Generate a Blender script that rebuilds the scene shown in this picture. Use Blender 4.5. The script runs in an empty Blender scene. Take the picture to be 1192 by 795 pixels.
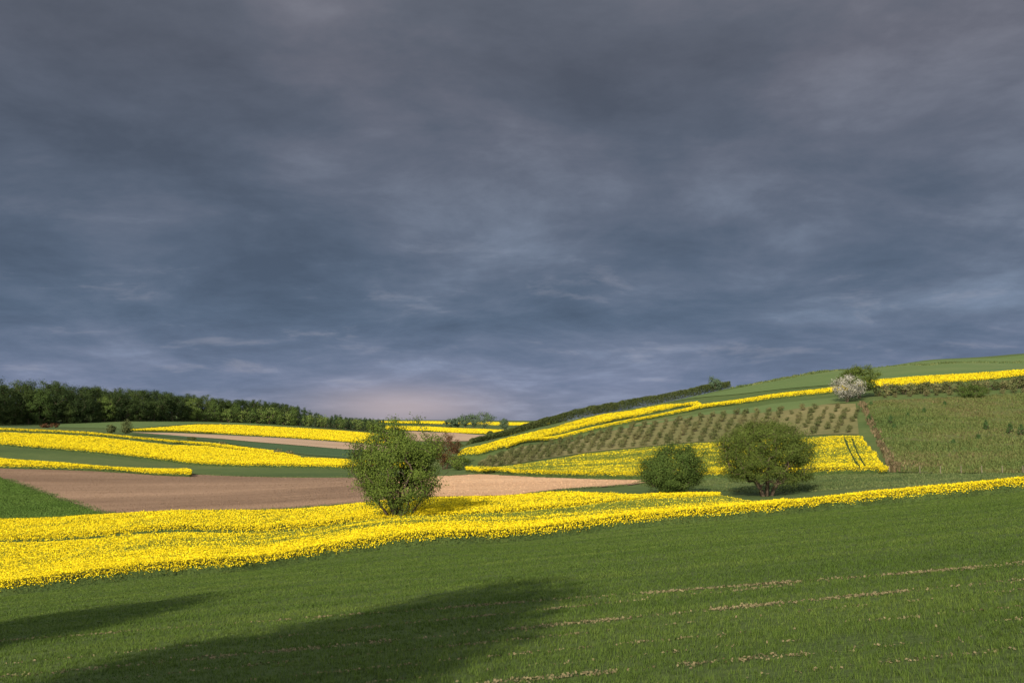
import bpy, math
import numpy as np
from mathutils import Vector
from mathutils.geometry import delaunay_2d_cdt

scene = bpy.context.scene
COL = scene.collection
rng = np.random.default_rng(11)

# ------------------------------------------------------------------ camera
PW, PH, F, HOR = 1192.0, 795.0, 1159.0, 488.0
PITCH = math.atan((HOR - PH / 2) / F)
cam = bpy.data.objects.new('camera', bpy.data.cameras.new('camera'))
COL.objects.link(cam)
cam.data.lens = 35.0
cam.data.sensor_width = 36.0
cam.data.clip_start = 0.1
cam.data.clip_end = 12000.0
cam.rotation_euler = (math.pi / 2 + PITCH, 0, 0)
scene.camera = cam


def uv_of(px, py):
    px = np.asarray(px, float); py = np.asarray(py, float)
    xc = (px - PW / 2) / F
    yc = (PH / 2 - py) / F
    cp, sp = math.cos(PITCH), math.sin(PITCH)
    dy = cp - yc * sp
    return xc / dy, (sp + yc * cp) / dy


# ------------------------------------------------------------------ terrain
A_X, B_Y, EYE = 0.095, -0.0922, -2.0
CTRL = [
    # valley floor behind the near rape strip
    (-300, 640, 98), (-300, 618, 128), (0, 643, 98), (0, 607, 126), (120, 600, 126), (200, 622, 96), (300, 593, 124),
    (460, 600, 95), (420, 586, 121), (520, 580, 119), (596, 580, 119), (640, 572, 124), (740, 567, 127),
    (596, 601, 92), (780, 577, 112), (893, 577, 112), (1000, 566, 112), (1192, 554, 112), (1400, 540, 112),
    # brown field far edge, foot of the hill
    (-300, 540, 215), (0, 546, 215), (220, 552, 206), (400, 556, 190), (520, 557, 172), (640, 560, 152), (745, 562, 134),
    (-300, 578, 160), (0, 575, 160), (220, 573, 160), (400, 569, 152),
    # left slope with the large rape field
    (0, 538, 235), (215, 549, 232), (-300, 515, 270), (0, 520, 270), (100, 528, 265), (200, 538, 260), (300, 543, 252), (400, 546, 242),
    (480, 547, 235),
    (-300, 485, 360), (0, 498, 360), (100, 504, 352), (200, 515, 342), (300, 527, 326), (400, 535, 305), (470, 538, 300),
    (0, 496, 420), (100, 500, 420), (200, 507, 410), (300, 514, 420), (400, 523, 400), (470, 528, 390),
    (150, 500, 470), (250, 505, 470), (400, 514, 480), (470, 518, 480),
    (0, 494, 500), (150, 490, 560), (250, 493, 590), (330, 496, 620), (420, 502, 660), (-300, 490, 500),
    (0, 480, 760), (150, 482, 860), (300, 486, 980), (420, 495, 1000), (-300, 478, 760),
    (490, 510, 720), (540, 513, 640), (490, 500, 1000), (560, 502, 1000), (490, 495, 1300), (600, 496, 1300), (490, 491, 2000), (650, 491, 2000),
    (515, 541, 262), (500, 521, 450), (530, 520, 400),
    # hill: foot
    (545, 551, 186), (640, 554, 170), (745, 557, 152), (830, 556, 146), (950, 553, 140), (1030, 551, 136), (1192, 551, 130), (1400, 545, 130),
    # hill: top edge of the lower rape field
    (560, 546, 215), (640, 531, 226), (750, 520, 226), (850, 512, 220), (950, 508, 208), (1000, 507, 198),
    # hill: shrub band
    (620, 517, 258), (740, 492, 268), (830, 480, 268), (960, 470, 258), (1010, 468, 252),
    (1100, 512, 186), (1192, 504, 192), (1100, 463, 258), (1192, 458, 262), (1400, 440, 262),
    # hill: lower edge of the yellow strips
    (550, 533, 252), (640, 511, 284), (740, 485, 302), (850, 469, 302), (960, 458, 292), (1100, 446, 292), (1192, 438, 296),
    # hill: hedge foot, skyline
    (540, 521.5, 262), (560, 516.5, 272), (600, 506, 292), (629, 498.5, 303), (660, 491, 312), (688, 484, 320), (720, 478.5, 330), (747, 473.5, 336), (806, 461.5, 345), (850, 452, 352),
    (900, 442, 378), (960, 432, 400), (1080, 419, 430), (1192, 412, 452), (1400, 402, 470),
    (1005, 431, 395), (1192, 423, 405),
    # behind the hill
    (560, 520, 330), (600, 514, 350), (640, 507, 375), (700, 496, 405), (800, 482, 450), (850, 470, 480), (960, 452, 540), (1192, 438, 640), (1400, 428, 660),
    (700, 490, 1100), (900, 482, 1100), (1192, 474, 1100), (1400, 470, 1100),
    (-300, 480, 2000), (300, 486, 2000), (900, 488, 2200), (1400, 484, 2200),
]
WS = 0.30


def _ctrl():
    U, Wd, V = [], [], []
    for px, py, d in CTRL:
        u, v = uv_of(px, py)
        U.append(float(u)); V.append(float(v)); Wd.append(math.log(d) * WS)
    for d in (9, 15, 25, 40, 55, 70):
        for u in (-0.75, -0.5, -0.25, 0, 0.25, 0.5, 0.75):
            U.append(u); Wd.append(math.log(d) * WS); V.append(EYE / d + A_X * u + B_Y)
    for u in (-0.75, 0, 0.75):
        U.append(u); Wd.append(math.log(4200) * WS); V.append(-0.0012)
    return np.array(U), np.array(Wd), np.array(V)


CU, CW, CV = _ctrl()


def _phi(r2):
    return 0.5 * r2 * np.log(r2 + 1e-12)


_n = len(CU)
_K = _phi((CU[:, None] - CU[None]) ** 2 + (CW[:, None] - CW[None]) ** 2) + np.eye(_n) * 2e-5
_P = np.stack([np.ones(_n), CU, CW], 1)
_S = np.linalg.solve(np.block([[_K, _P], [_P.T, np.zeros((3, 3))]]), np.concatenate([CV, np.zeros(3)]))


def vterr(u, d):
    u = np.asarray(u, float); w = np.log(np.clip(d, 8, 4200)) * WS
    sh = np.broadcast(u, w).shape
    u = np.broadcast_to(u, sh).ravel(); w = np.broadcast_to(w, sh).ravel()
    out = np.empty(u.size)
    for i in range(0, u.size, 20000):
        a, b = u[i:i + 20000], w[i:i + 20000]
        k = _phi((a[:, None] - CU) ** 2 + (b[:, None] - CW) ** 2)
        out[i:i + 20000] = k @ _S[:_n] + _S[_n] + _S[_n + 1] * a + _S[_n + 2] * b
    return out.reshape(sh)


def sstep(a, b, x):
    t = np.clip((x - a) / (b - a), 0, 1)
    return t * t * (3 - 2 * t)


def hgt(x, y):
    x = np.asarray(x, float); y = np.asarray(y, float)
    plane = EYE + A_X * 90 * np.tanh(x / 90) + B_Y * y
    yy = np.maximum(y, 8)
    u = x / yy
    u = np.sign(u) * np.where(np.abs(u) < 0.7, np.abs(u), 0.7 + 0.12 * np.tanh((np.abs(u) - 0.7) / 0.12))
    zz = vterr(u, yy) * yy
    t = sstep(22, 45, y)
    return plane * (1 - t) + zz * t


_DS = np.geomspace(9, 3500, 900)


def unproj(pts, up=0.0, dmin=0.0):
    """photo pixels -> the ground points they show (ground raised by up)"""
    px, py = np.array(pts, float).T
    u, v = uv_of(px, py)
    out = []
    for a, b in zip(u, v):
        vt = (hgt(a * _DS, _DS) + up) / _DS
        ok = (vt >= b) & (_DS >= dmin)
        if not ok.any():
            j = int(np.argmax(np.where(_DS >= dmin, vt, -9)))
            d = _DS[j]
        else:
            j = int(np.argmax(ok))
            d = _DS[j]
            if j > 0 and not ok[j - 1] and vt[j - 1] < b:
                d = _DS[j - 1] + (_DS[j] - _DS[j - 1]) * (b - vt[j - 1]) / (vt[j] - vt[j - 1] + 1e-12)
        out.append((a * d, d))
    return np.array(out)


# ------------------------------------------------------------------ noise
def _hash(i, j, s):
    n = np.sin(i * 127.1 + j * 311.7 + s * 74.7) * 43758.5453
    return n - np.floor(n)


def vn(x, y, s=0):
    i = np.floor(x); j = np.floor(y); a = x - i; b = y - j
    a = a * a * (3 - 2 * a); b = b * b * (3 - 2 * b)
    return (_hash(i, j, s) * (1 - a) + _hash(i + 1, j, s) * a) * (1 - b) + (_hash(i, j + 1, s) * (1 - a) + _hash(i + 1, j + 1, s) * a) * b


def fbm(x, y, s=0, o=3):
    r = 0; w = 0.5; t = 0
    for k in range(o):
        r = r + w * vn(x * 2 ** k, y * 2 ** k, s + k); t += w; w *= 0.5
    return r / t


# ------------------------------------------------------------------ materials
def new_mat(name):
    m = bpy.data.materials.new(name); m.use_nodes = True
    nt = m.node_tree; b = nt.nodes['Principled BSDF']
    b.inputs['Roughness'].default_value = 0.85
    b.inputs['Specular IOR Level'].default_value = 0.15
    return m, nt, b


def ramp(nt, cols):
    r = nt.nodes.new('ShaderNodeValToRGB')
    e = r.color_ramp.elements
    while len(e) > 1: e.remove(e[-1])
    for k, (p, c) in enumerate(cols):
        el = e[0] if k == 0 else e.new(p)
        el.position = p; el.color = (*c, 1)
    return r


def noise(nt, scale, stretch=(1, 1, 1), detail=4, rough=0.6, rot=0.0):
    tc = nt.nodes.new('ShaderNodeTexCoord'); mp = nt.nodes.new('ShaderNodeMapping')
    mp.inputs['Scale'].default_value = stretch
    mp.inputs['Rotation'].default_value = (0, 0, rot)
    n = nt.nodes.new('ShaderNodeTexNoise')
    n.inputs['Scale'].default_value = scale; n.inputs['Detail'].default_value = detail; n.inputs['Roughness'].default_value = rough
    nt.links.new(tc.outputs['Object'], mp.inputs['Vector']); nt.links.new(mp.outputs['Vector'], n.inputs['Vector'])
    return n


def leaf_mat(name, cols, big=0.6, trans=0.0, nw=0.9, st=(1, 1, 1), ow=0.0):
    """colour varies from leaf to leaf and from clump to clump"""
    m, nt, b = new_mat(name)
    g = nt.nodes.new('ShaderNodeNewGeometry')
    n = noise(nt, big, st, detail=3)
    mx = nt.nodes.new('ShaderNodeMath'); mx.operation = 'MULTIPLY_ADD'
    mx.inputs[1].default_value = 0.55
    nt.links.new(g.outputs['Random Per Island'], mx.inputs[0])
    sc = nt.nodes.new('ShaderNodeMath'); sc.operation = 'MULTIPLY_ADD'; sc.inputs[1].default_value = nw; sc.inputs[2].default_value = 0.23 - nw * 0.5
    nt.links.new(n.outputs['Fac'], sc.inputs[0]); nt.links.new(sc.outputs[0], mx.inputs[2])
    fac = mx.outputs[0]
    if ow:
        oi = nt.nodes.new('ShaderNodeObjectInfo'); oa = nt.nodes.new('ShaderNodeMath'); oa.operation = 'MULTIPLY_ADD'
        oa.inputs[1].default_value = ow; nt.links.new(oi.outputs['Random'], oa.inputs[0])
        ob = nt.nodes.new('ShaderNodeMath'); ob.operation = 'SUBTRACT'; ob.inputs[1].default_value = ow / 2
        nt.links.new(fac, ob.inputs[0]); nt.links.new(ob.outputs[0], oa.inputs[2]); fac = oa.outputs[0]
    r = ramp(nt, cols); nt.links.new(fac, r.inputs['Fac'])
    nt.links.new(r.outputs['Color'], b.inputs['Base Color'])
    if trans:
        t = nt.nodes.new('ShaderNodeBsdfTranslucent'); mixs = nt.nodes.new('ShaderNodeMixShader'); mixs.inputs[0].default_value = trans
        nt.links.new(r.outputs['Color'], t.inputs['Color'])
        nt.links.new(b.outputs[0], mixs.inputs[1]); nt.links.new(t.outputs[0], mixs.inputs[2])
        nt.links.new(mixs.outputs[0], nt.nodes['Material Output'].inputs['Surface'])
    return m


def soil_mat(name, cols, scale=0.08, stretch=(1, 1, 1), fine=1.5, fstretch=(0.25, 2.0, 1), amt=0.45, bump=0.3, rot=0.0, brot=0.0):
    m, nt, b = new_mat(name)
    n1 = noise(nt, scale, stretch, detail=5, rot=rot); n2 = noise(nt, fine, fstretch, detail=6, rough=0.7, rot=brot)
    mx = nt.nodes.new('ShaderNodeMix'); mx.data_type = 'FLOAT'; mx.inputs['Factor'].default_value = amt
    nt.links.new(n1.outputs['Fac'], mx.inputs['A']); nt.links.new(n2.outputs['Fac'], mx.inputs['B'])
    r = ramp(nt, cols); nt.links.new(mx.outputs['Result'], r.inputs['Fac']); nt.links.new(r.outputs['Color'], b.inputs['Base Color'])
    bp = nt.nodes.new('ShaderNodeBump'); bp.inputs['Strength'].default_value = bump; bp.inputs['Distance'].default_value = 0.15
    nt.links.new(n2.outputs['Fac'], bp.inputs['Height']); nt.links.new(bp.outputs[0], b.inputs['Normal'])
    return m


M = {}
M['ground'] = soil_mat('valley_grass', [(0.32, (0.03, 0.052, 0.015)), (0.5, (0.052, 0.08, 0.021)), (0.66, (0.09, 0.105, 0.036))], 0.05, (0.35, 1, 1), 0.9, (0.4, 1.6, 1), 0.5, 0.5)
M['wheat_soil'] = soil_mat('wheat_ground', [(0.35, (0.035, 0.055, 0.015)), (0.55, (0.055, 0.082, 0.02)), (0.75, (0.085, 0.098, 0.034))], 0.1, (0.3, 1, 1), 3.0, (0.3, 2, 1), 0.6, 0.5)
M['soil_line'] = soil_mat('dry_soil', [(0.3, (0.085, 0.075, 0.036)), (0.7, (0.175, 0.145, 0.078))], 0.6, (1, 1, 1), 8, (1, 1, 1), 0.5, 0.5)
M['wheat'] = leaf_mat('wheat_blade', [(0.1, (0.03, 0.057, 0.008)), (0.5, (0.053, 0.091, 0.013)), (0.9, (0.092, 0.128, 0.025))], 0.5, 0.25, 1.1, (0.12, 0.8, 1))
M['bright_wheat'] = leaf_mat('bright_wheat_blade', [(0.1, (0.034, 0.068, 0.01)), (0.5, (0.05, 0.094, 0.014)), (0.9, (0.072, 0.115, 0.022))], 0.1, 0.2)
M['hill_green'] = soil_mat('hill_crop', [(0.3, (0.05, 0.088, 0.026)), (0.5, (0.068, 0.105, 0.032)), (0.72, (0.1, 0.125, 0.045))], 0.03, (0.3, 1, 1), 0.5, (0.25, 2, 1), 0.45, 0.3, rot=-0.25)
M['dark_green'] = soil_mat('dark_crop', [(0.3, (0.026, 0.055, 0.022)), (0.5, (0.036, 0.07, 0.026)), (0.7, (0.06, 0.09, 0.035))], 0.05, (0.3, 1, 1), 0.6, (0.3, 2, 1), 0.5, 0.3)
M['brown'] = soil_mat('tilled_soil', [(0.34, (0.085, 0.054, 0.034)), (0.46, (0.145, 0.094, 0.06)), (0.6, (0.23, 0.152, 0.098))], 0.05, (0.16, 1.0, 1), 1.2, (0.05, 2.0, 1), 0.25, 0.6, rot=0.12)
M['pale_soil'] = soil_mat('pale_sunlit_soil', [(0.34, (0.24, 0.145, 0.08)), (0.5, (0.4, 0.255, 0.148)), (0.64, (0.5, 0.335, 0.205))], 0.03, (0.4, 2.0, 1), 1.2, (0.12, 3.0, 1), 0.4, 0.4, rot=0.12)  # paler soil plus sunlit against cloud-shaded difference, both put into the colour
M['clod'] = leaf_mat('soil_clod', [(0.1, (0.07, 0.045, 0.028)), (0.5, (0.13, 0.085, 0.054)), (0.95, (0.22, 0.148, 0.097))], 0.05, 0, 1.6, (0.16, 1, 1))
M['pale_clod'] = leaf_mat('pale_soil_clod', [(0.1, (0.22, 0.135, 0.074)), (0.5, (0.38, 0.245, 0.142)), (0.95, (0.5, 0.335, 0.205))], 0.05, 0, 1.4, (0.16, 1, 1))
M['tan'] = soil_mat('dry_tilled_soil', [(0.3, (0.22, 0.16, 0.1)), (0.5, (0.3, 0.21, 0.14)), (0.7, (0.38, 0.28, 0.19))], 0.03, (0.4, 1.5, 1), 0.8, (0.12, 3.0, 1), 0.4, 0.4)
M['dry'] = soil_mat('dry_grass_ground', [(0.3, (0.065, 0.075, 0.025)), (0.5, (0.108, 0.104, 0.04)), (0.72, (0.18, 0.15, 0.07))], 0.06, (0.5, 1, 1), 0.7, (0.8, 1.2, 1), 0.5, 0.5)
M['meadow'] = soil_mat('rough_meadow', [(0.3, (0.045, 0.064, 0.017)), (0.48, (0.065, 0.08, 0.022)), (0.6, (0.075, 0.076, 0.026)), (0.75, (0.085, 0.072, 0.034))], 0.045, (0.6, 1, 1), 0.5, (0.7, 1.2, 1), 0.5, 0.5)
M['meadow_tuft'] = leaf_mat('meadow_tuft', [(0.0, (0.034, 0.056, 0.014)), (0.4, (0.058, 0.078, 0.019)), (0.7, (0.07, 0.074, 0.024)), (0.9, (0.068, 0.058, 0.026)), (1.0, (0.12, 0.1, 0.045))], 0.035, nw=2.2, st=(0.6, 1, 1))
M['verge'] = leaf_mat('verge_grass', [(0.1, (0.03, 0.05, 0.015)), (0.5, (0.05, 0.075, 0.022)), (0.95, (0.11, 0.115, 0.045))], 0.2)
M['rust'] = leaf_mat('dead_bracken', [(0.1, (0.042, 0.05, 0.016)), (0.5, (0.075, 0.06, 0.029)), (0.95, (0.135, 0.095, 0.055))], 0.2)
M['rape_green'] = leaf_mat('rape_leaf', [(0.1, (0.02, 0.03, 0.007)), (0.5, (0.04, 0.056, 0.011)), (0.9, (0.085, 0.1, 0.018))], 0.3)
M['rape_bud'] = leaf_mat('rape_bud', [(0.1, (0.045, 0.07, 0.012)), (0.5, (0.085, 0.11, 0.016)), (0.9, (0.17, 0.18, 0.02))], 0.3)
M['rape_yellow'] = leaf_mat('rape_flower', [(0.05, (0.46, 0.355, 0.004)), (0.5, (0.51, 0.4, 0.005)), (0.95, (0.55, 0.44, 0.008))], 0.3)
M['rape_stems'] = soil_mat('rape_stems', [(0.3, (0.018, 0.032, 0.009)), (0.5, (0.035, 0.058, 0.014)), (0.7, (0.07, 0.1, 0.022))], 0.5, (1, 1, 1), 4, (1, 1, 0.6), 0.6, 0.8)
M['bark'] = soil_mat('bark', [(0.3, (0.035, 0.026, 0.018)), (0.7, (0.09, 0.068, 0.046))], 1.5, (1, 1, 0.3), 6, (1, 1, 0.3), 0.5, 0.5)
M['post_wood'] = soil_mat('weathered_wood', [(0.3, (0.08, 0.068, 0.048)), (0.7, (0.15, 0.13, 0.095))], 2, (1, 1, 0.3), 9, (1, 1, 0.2), 0.5, 0.4)


# ------------------------------------------------------------------ mesh helpers
def mesh_from(name, verts, loop_starts_sizes, loops, mats, midx=None, smooth=False):
    me = bpy.data.meshes.new(name)
    nv = len(verts)
    me.vertices.add(nv)
    me.vertices.foreach_set('co', np.asarray(verts, np.float32).ravel())
    starts, sizes = loop_starts_sizes
    me.loops.add(len(loops)); me.loops.foreach_set('vertex_index', np.asarray(loops, np.int32))
    me.polygons.add(len(starts))
    me.polygons.foreach_set('loop_start', np.asarray(starts, np.int32))
    for m in mats: me.materials.append(m)
    if midx is not None: me.polygons.foreach_set('material_index', np.asarray(midx, np.int32))
    if smooth: me.polygons.foreach_set('use_smooth', np.ones(len(starts), bool))
    me.update(calc_edges=True)
    return me


class Mesh:
    """collects faces of fixed size for one mesh"""
    def __init__(self):
        self.v = []; self.f = []; self.n = 0

    def add(self, verts, faces, mi=0):
        verts = np.asarray(verts, float).reshape(-1, 3)
        faces = np.asarray(faces, np.int64)
        self.v.append(verts); self.f.append((faces + self.n, mi)); self.n += len(verts)

    def build(self, name, mats, smooth=False):
        V = np.concatenate(self.v) if self.v else np.zeros((0, 3))
        loops, sizes, mi = [], [], []
        for f, m in self.f:
            loops.append(f.ravel()); sizes.append(np.full(len(f), f.shape[1])); mi.append(np.full(len(f), m))
        loops = np.concatenate(loops); sizes = np.concatenate(sizes); mi = np.concatenate(mi)
        starts = np.concatenate([[0], np.cumsum(sizes)[:-1]])
        return mesh_from(name, V, (starts, sizes), loops, mats, mi, smooth)


def quads(m, C, size, rg, mi=0, aspect=0.6, upbias=0.0, tang=None, outw=None):
    """random-facing leaf shaped quads (rhombs) centred at C"""
    n = len(C)
    if n == 0: return
    nr = rg.normal(size=(n, 3)); nr[:, 2] += upbias
    if outw is not None: nr = nr * 0.55 + outw
    nr /= np.linalg.norm(nr, axis=1, keepdims=True) + 1e-9
    t = rg.normal(size=(n, 3)) if tang is None else tang
    a = np.cross(nr, t); a /= np.linalg.norm(a, axis=1, keepdims=True) + 1e-9
    b = np.cross(nr, a)
    s = (np.broadcast_to(size, n) * rg.uniform(0.7, 1.3, n))[:, None] * 0.5
    V = np.stack([C - a * s, C - b * s * aspect, C + a * s, C + b * s * aspect], 1).reshape(-1, 3)
    m.add(V, np.arange(4 * n).reshape(n, 4), mi)


def blades(m, base, height, width, rg, mi=0, lean=0.35):
    """bent tapering grass blades standing on base"""
    n = len(base)
    if n == 0: return
    an = rg.uniform(0, 2 * math.pi, n)
    dirx = np.stack([np.cos(an), np.sin(an), np.zeros(n)], 1)
    side = np.stack([-np.sin(an), np.cos(an), np.zeros(n)], 1)
    h = (np.broadcast_to(height, n) * rg.uniform(0.65, 1.25, n))[:, None]
    w = (np.broadcast_to(width, n) * rg.uniform(0.7, 1.3, n))[:, None]
    l = rg.uniform(0.1, 1.0, n)[:, None] * lean * h
    z = np.array([[0, 0, 1.0]])
    p1 = base + dirx * l * 0.35 + z * h * 0.6
    p2 = base + dirx * l * 1.2 + z * h
    V = np.stack([base - side * w * .5, base + side * w * .5, p1 + side * w * .42, p1 - side * w * .42, p2], 1).reshape(-1, 3)
    k = np.arange(n)[:, None] * 5
    m.add(V, k + np.array([[0, 1, 2, 3]]), mi)
    f2, _ = m.f[-1]
    m.f.append((f2[:, :1] + np.array([[3, 2, 4]]), mi))


def put(name, me, label=None, cat=None, kind=None, group=None, parent=None, loc=None, rotz=0.0, scale=None):
    o = bpy.data.objects.new(name, me)
    COL.objects.link(o)
    if loc is not None: o.location = loc
    if rotz: o.rotation_euler = (0, 0, rotz)
    if scale is not None: o.scale = scale
    if parent is not None: o.parent = parent
    for k, v in (('label', label), ('category', cat), ('kind', kind), ('group', group)):
        if v: o[k] = v
    return o


def dup(root, loc, rotz, scale, label, group):
    c = root.copy(); COL.objects.link(c)
    c.location = loc; c.rotation_euler = (0, 0, rotz); c.scale = scale
    if label: c['label'] = label
    if group: c['group'] = group
    for ch in list(root.children):
        d = ch.copy(); COL.objects.link(d); d.parent = c
    return c


# ------------------------------------------------------------------ ground sheet
def build_ground():
    ys = np.concatenate([np.linspace(-110, 7, 18), np.geomspace(9, 4200, 430)])
    ts = np.linspace(-1, 1, 261)
    Y, T = np.meshgrid(ys, ts, indexing='ij')
    X = T * (0.8 * np.maximum(Y, 0) + 70)
    Z = hgt(X, Y) - 0.04
    V = np.stack([X, Y, Z], -1).reshape(-1, 3)
    nr, nc = Y.shape
    i = np.arange(nr - 1)[:, None] * nc + np.arange(nc - 1)[None]
    Fq = np.stack([i, i + 1, i + nc + 1, i + nc], -1).reshape(-1, 4)
    m = Mesh(); m.add(V, Fq)
    put('ground', m.build('ground', [M['ground']], True), 'rolling grassy ground of the whole valley between the fields', 'ground', 'structure')


build_ground()


# ------------------------------------------------------------------ fields
class Field:
    """a patch of land whose outline is given as photo points, draped on the ground"""
    def __init__(self, front=(), back=(), H=0.0, world=None, n=700, wob=0.0, dmin=0.0, seed=1, fup=0.0):
        if world is None:
            P = []
            if isinstance(front, np.ndarray): P.append(front)
            elif len(front): P.append(unproj(front, fup, dmin))
            if isinstance(back, np.ndarray): P.append(back)
            elif len(back): P.append(unproj(back, H, dmin))
            P = np.concatenate(P)
        else:
            P = np.array(world, float)
        Q = np.stack([P[:, 0] / P[:, 1], np.log(P[:, 1]) * WS * 2], 1)
        # densify
        out = []
        L = np.linalg.norm(np.roll(Q, -1, 0) - Q, axis=1)
        step = L.sum() / 160
        for k in range(len(Q)):
            c = max(1, int(L[k] / step)); t = np.arange(c)[:, None] / c
            out.append(Q[k] * (1 - t) + Q[(k + 1) % len(Q)] * t)
        Q = np.concatenate(out)
        rg = np.random.default_rng(seed)
        d0 = np.exp(Q[:, 1] / WS / 2)
        if wob: Q = Q + rg.normal(size=Q.shape) * (wob / d0)[:, None] * np.array([1, WS * 2])
        self.Q = Q
        mn, mx = Q.min(0), Q.max(0)
        s = math.sqrt(np.prod(mx - mn) / n)
        gx = np.arange(mn[0], mx[0], s); gy = np.arange(mn[1], mx[1], s)
        G = np.stack(np.meshgrid(gx, gy), -1).reshape(-1, 2) + rg.normal(size=(len(gx) * len(gy), 2)) * s * 0.12
        G = G[self._inside(G)]
        # keep away from the border
        if len(G):
            dd = np.min(np.linalg.norm(G[:, None] - Q[None], axis=2), 1); G = G[dd > s * 0.35]
        nb = len(Q)
        allp = np.concatenate([Q, G])
        r = delaunay_2d_cdt([Vector((float(a), float(b))) for a, b in allp], [], [list(range(nb))], 1, 1e-7)
        V2 = np.array([(v.x, v.y) for v in r[0]])
        self.F = np.array([f for f in r[2] if len(f) == 3], np.int64)
        d = np.exp(V2[:, 1] / WS / 2)
        self.xy = np.stack([V2[:, 0] * d, d], 1)
        self.edge = np.stack([Q[:, 0] * np.exp(Q[:, 1] / WS / 2), np.exp(Q[:, 1] / WS / 2)], 1)
        A = self.xy[self.F]
        ab = A[:, 1] - A[:, 0]; ac = A[:, 2] - A[:, 0]
        cr = ab[:, 0] * ac[:, 1] - ab[:, 1] * ac[:, 0]
        flip = cr < 0
        self.F[flip] = self.F[flip][:, ::-1]
        self.area = np.abs(cr) / 2

    def _inside(self, G):
        Q = self.Q; c = np.zeros(len(G), bool)
        x, y = G.T
        for k in range(len(Q)):
            x0, y0 = Q[k]; x1, y1 = Q[(k + 1) % len(Q)]
            if y0 == y1: continue
            hit = ((y0 > y) != (y1 > y)) & (x < (x1 - x0) * (y - y0) / (y1 - y0) + x0)
            c ^= hit
        return c

    def sheet(self, m, off, mi=0, skirt=0.0, bump=0.0):
        z = hgt(self.xy[:, 0], self.xy[:, 1]) + off
        if bump: z = z + (vn(self.xy[:, 0] * .7, self.xy[:, 1] * .7, 5) - .5) * bump
        m.add(np.column_stack([self.xy, z]), self.F, mi)
        if skirt:
            e = self.edge; n = len(e); zt = hgt(e[:, 0], e[:, 1])
            V = np.concatenate([np.column_stack([e, zt + off]), np.column_stack([e, zt - skirt])])
            k = np.arange(n); k2 = (k + 1) % n
            m.add(V, np.stack([k, k2, k2 + n, k + n], 1), mi)

    def scatter(self, rho, rg, cap=400000):
        """random points; rho(x, y) per square metre"""
        A = self.xy[self.F]
        c = A.mean(1)
        ex = self.area * rho(c[:, 0], c[:, 1])
        if ex.sum() > cap: ex *= cap / ex.sum()
        cnt = rg.poisson(ex)
        idx = np.repeat(np.arange(len(cnt)), cnt)
        r1 = np.sqrt(rg.random(len(idx)))[:, None]; r2 = rg.random(len(idx))[:, None]
        T = A[idx]
        return T[:, 0] * (1 - r1) + T[:, 1] * r1 * (1 - r2) + T[:, 2] * r1 * r2

    def edge_points(self, spacing, rg, jit=0.2):
        e = self.edge; e2 = np.roll(e, -1, 0); L = np.linalg.norm(e2 - e, axis=1)
        cnt = rg.poisson(L / spacing); idx = np.repeat(np.arange(len(e)), cnt); t = rg.random(len(idx))[:, None]
        return e[idx] * (1 - t) + e2[idx] * t + rg.normal(size=(len(idx), 2)) * jit


def flat_field(name, label, cat, mat, pts, off=0.03, n=700, wob=0.0, dmin=0.0, kind='structure', skirt=0.0, bump=0.0, verge=None, clods=None):
    f = Field(front=pts, n=n, wob=wob, dmin=dmin)
    m = Mesh(); f.sheet(m, off, 0, skirt, bump)
    put(name, m.build(name, [mat], True), label, cat, kind)
    if clods:
        rg = np.random.default_rng(len(name)); C = f.scatter(lambda x, y: 11 + 0 * x, rg, 140000)
        C = C[rg.random(len(C)) < 0.3 + vn(C[:, 0] * 0.02, C[:, 1] * 0.5, 4)]
        mc = Mesh(); quads(mc, np.column_stack([C, hgt(C[:, 0], C[:, 1]) + off + 0.01]), 0.11, rg, 0, 0.8, 2.2)
        put('soil_clods', mc.build('soil_clods', [clods]), 'loose clods scattered over the ' + name.replace('_', ' '), 'soil', 'stuff')
    if verge:
        rg = np.random.default_rng(len(label)); E = f.edge_points(0.06, rg, 0.5); mv = Mesh()
        B = np.repeat(E, 3, 0) + rg.normal(size=(len(E) * 3, 2)) * 0.25
        B = B[fbm(B[:, 0] * 0.25, B[:, 1] * 0.25, 5, 3) > 0.4]
        blades(mv, np.column_stack([B, hgt(B[:, 0], B[:, 1])]), 0.2, 0.07, rg, 0, 0.9)
        put('field_margin', mv.build('field_margin', [M['verge']]), verge, 'grass', 'stuff')
    return f


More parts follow.
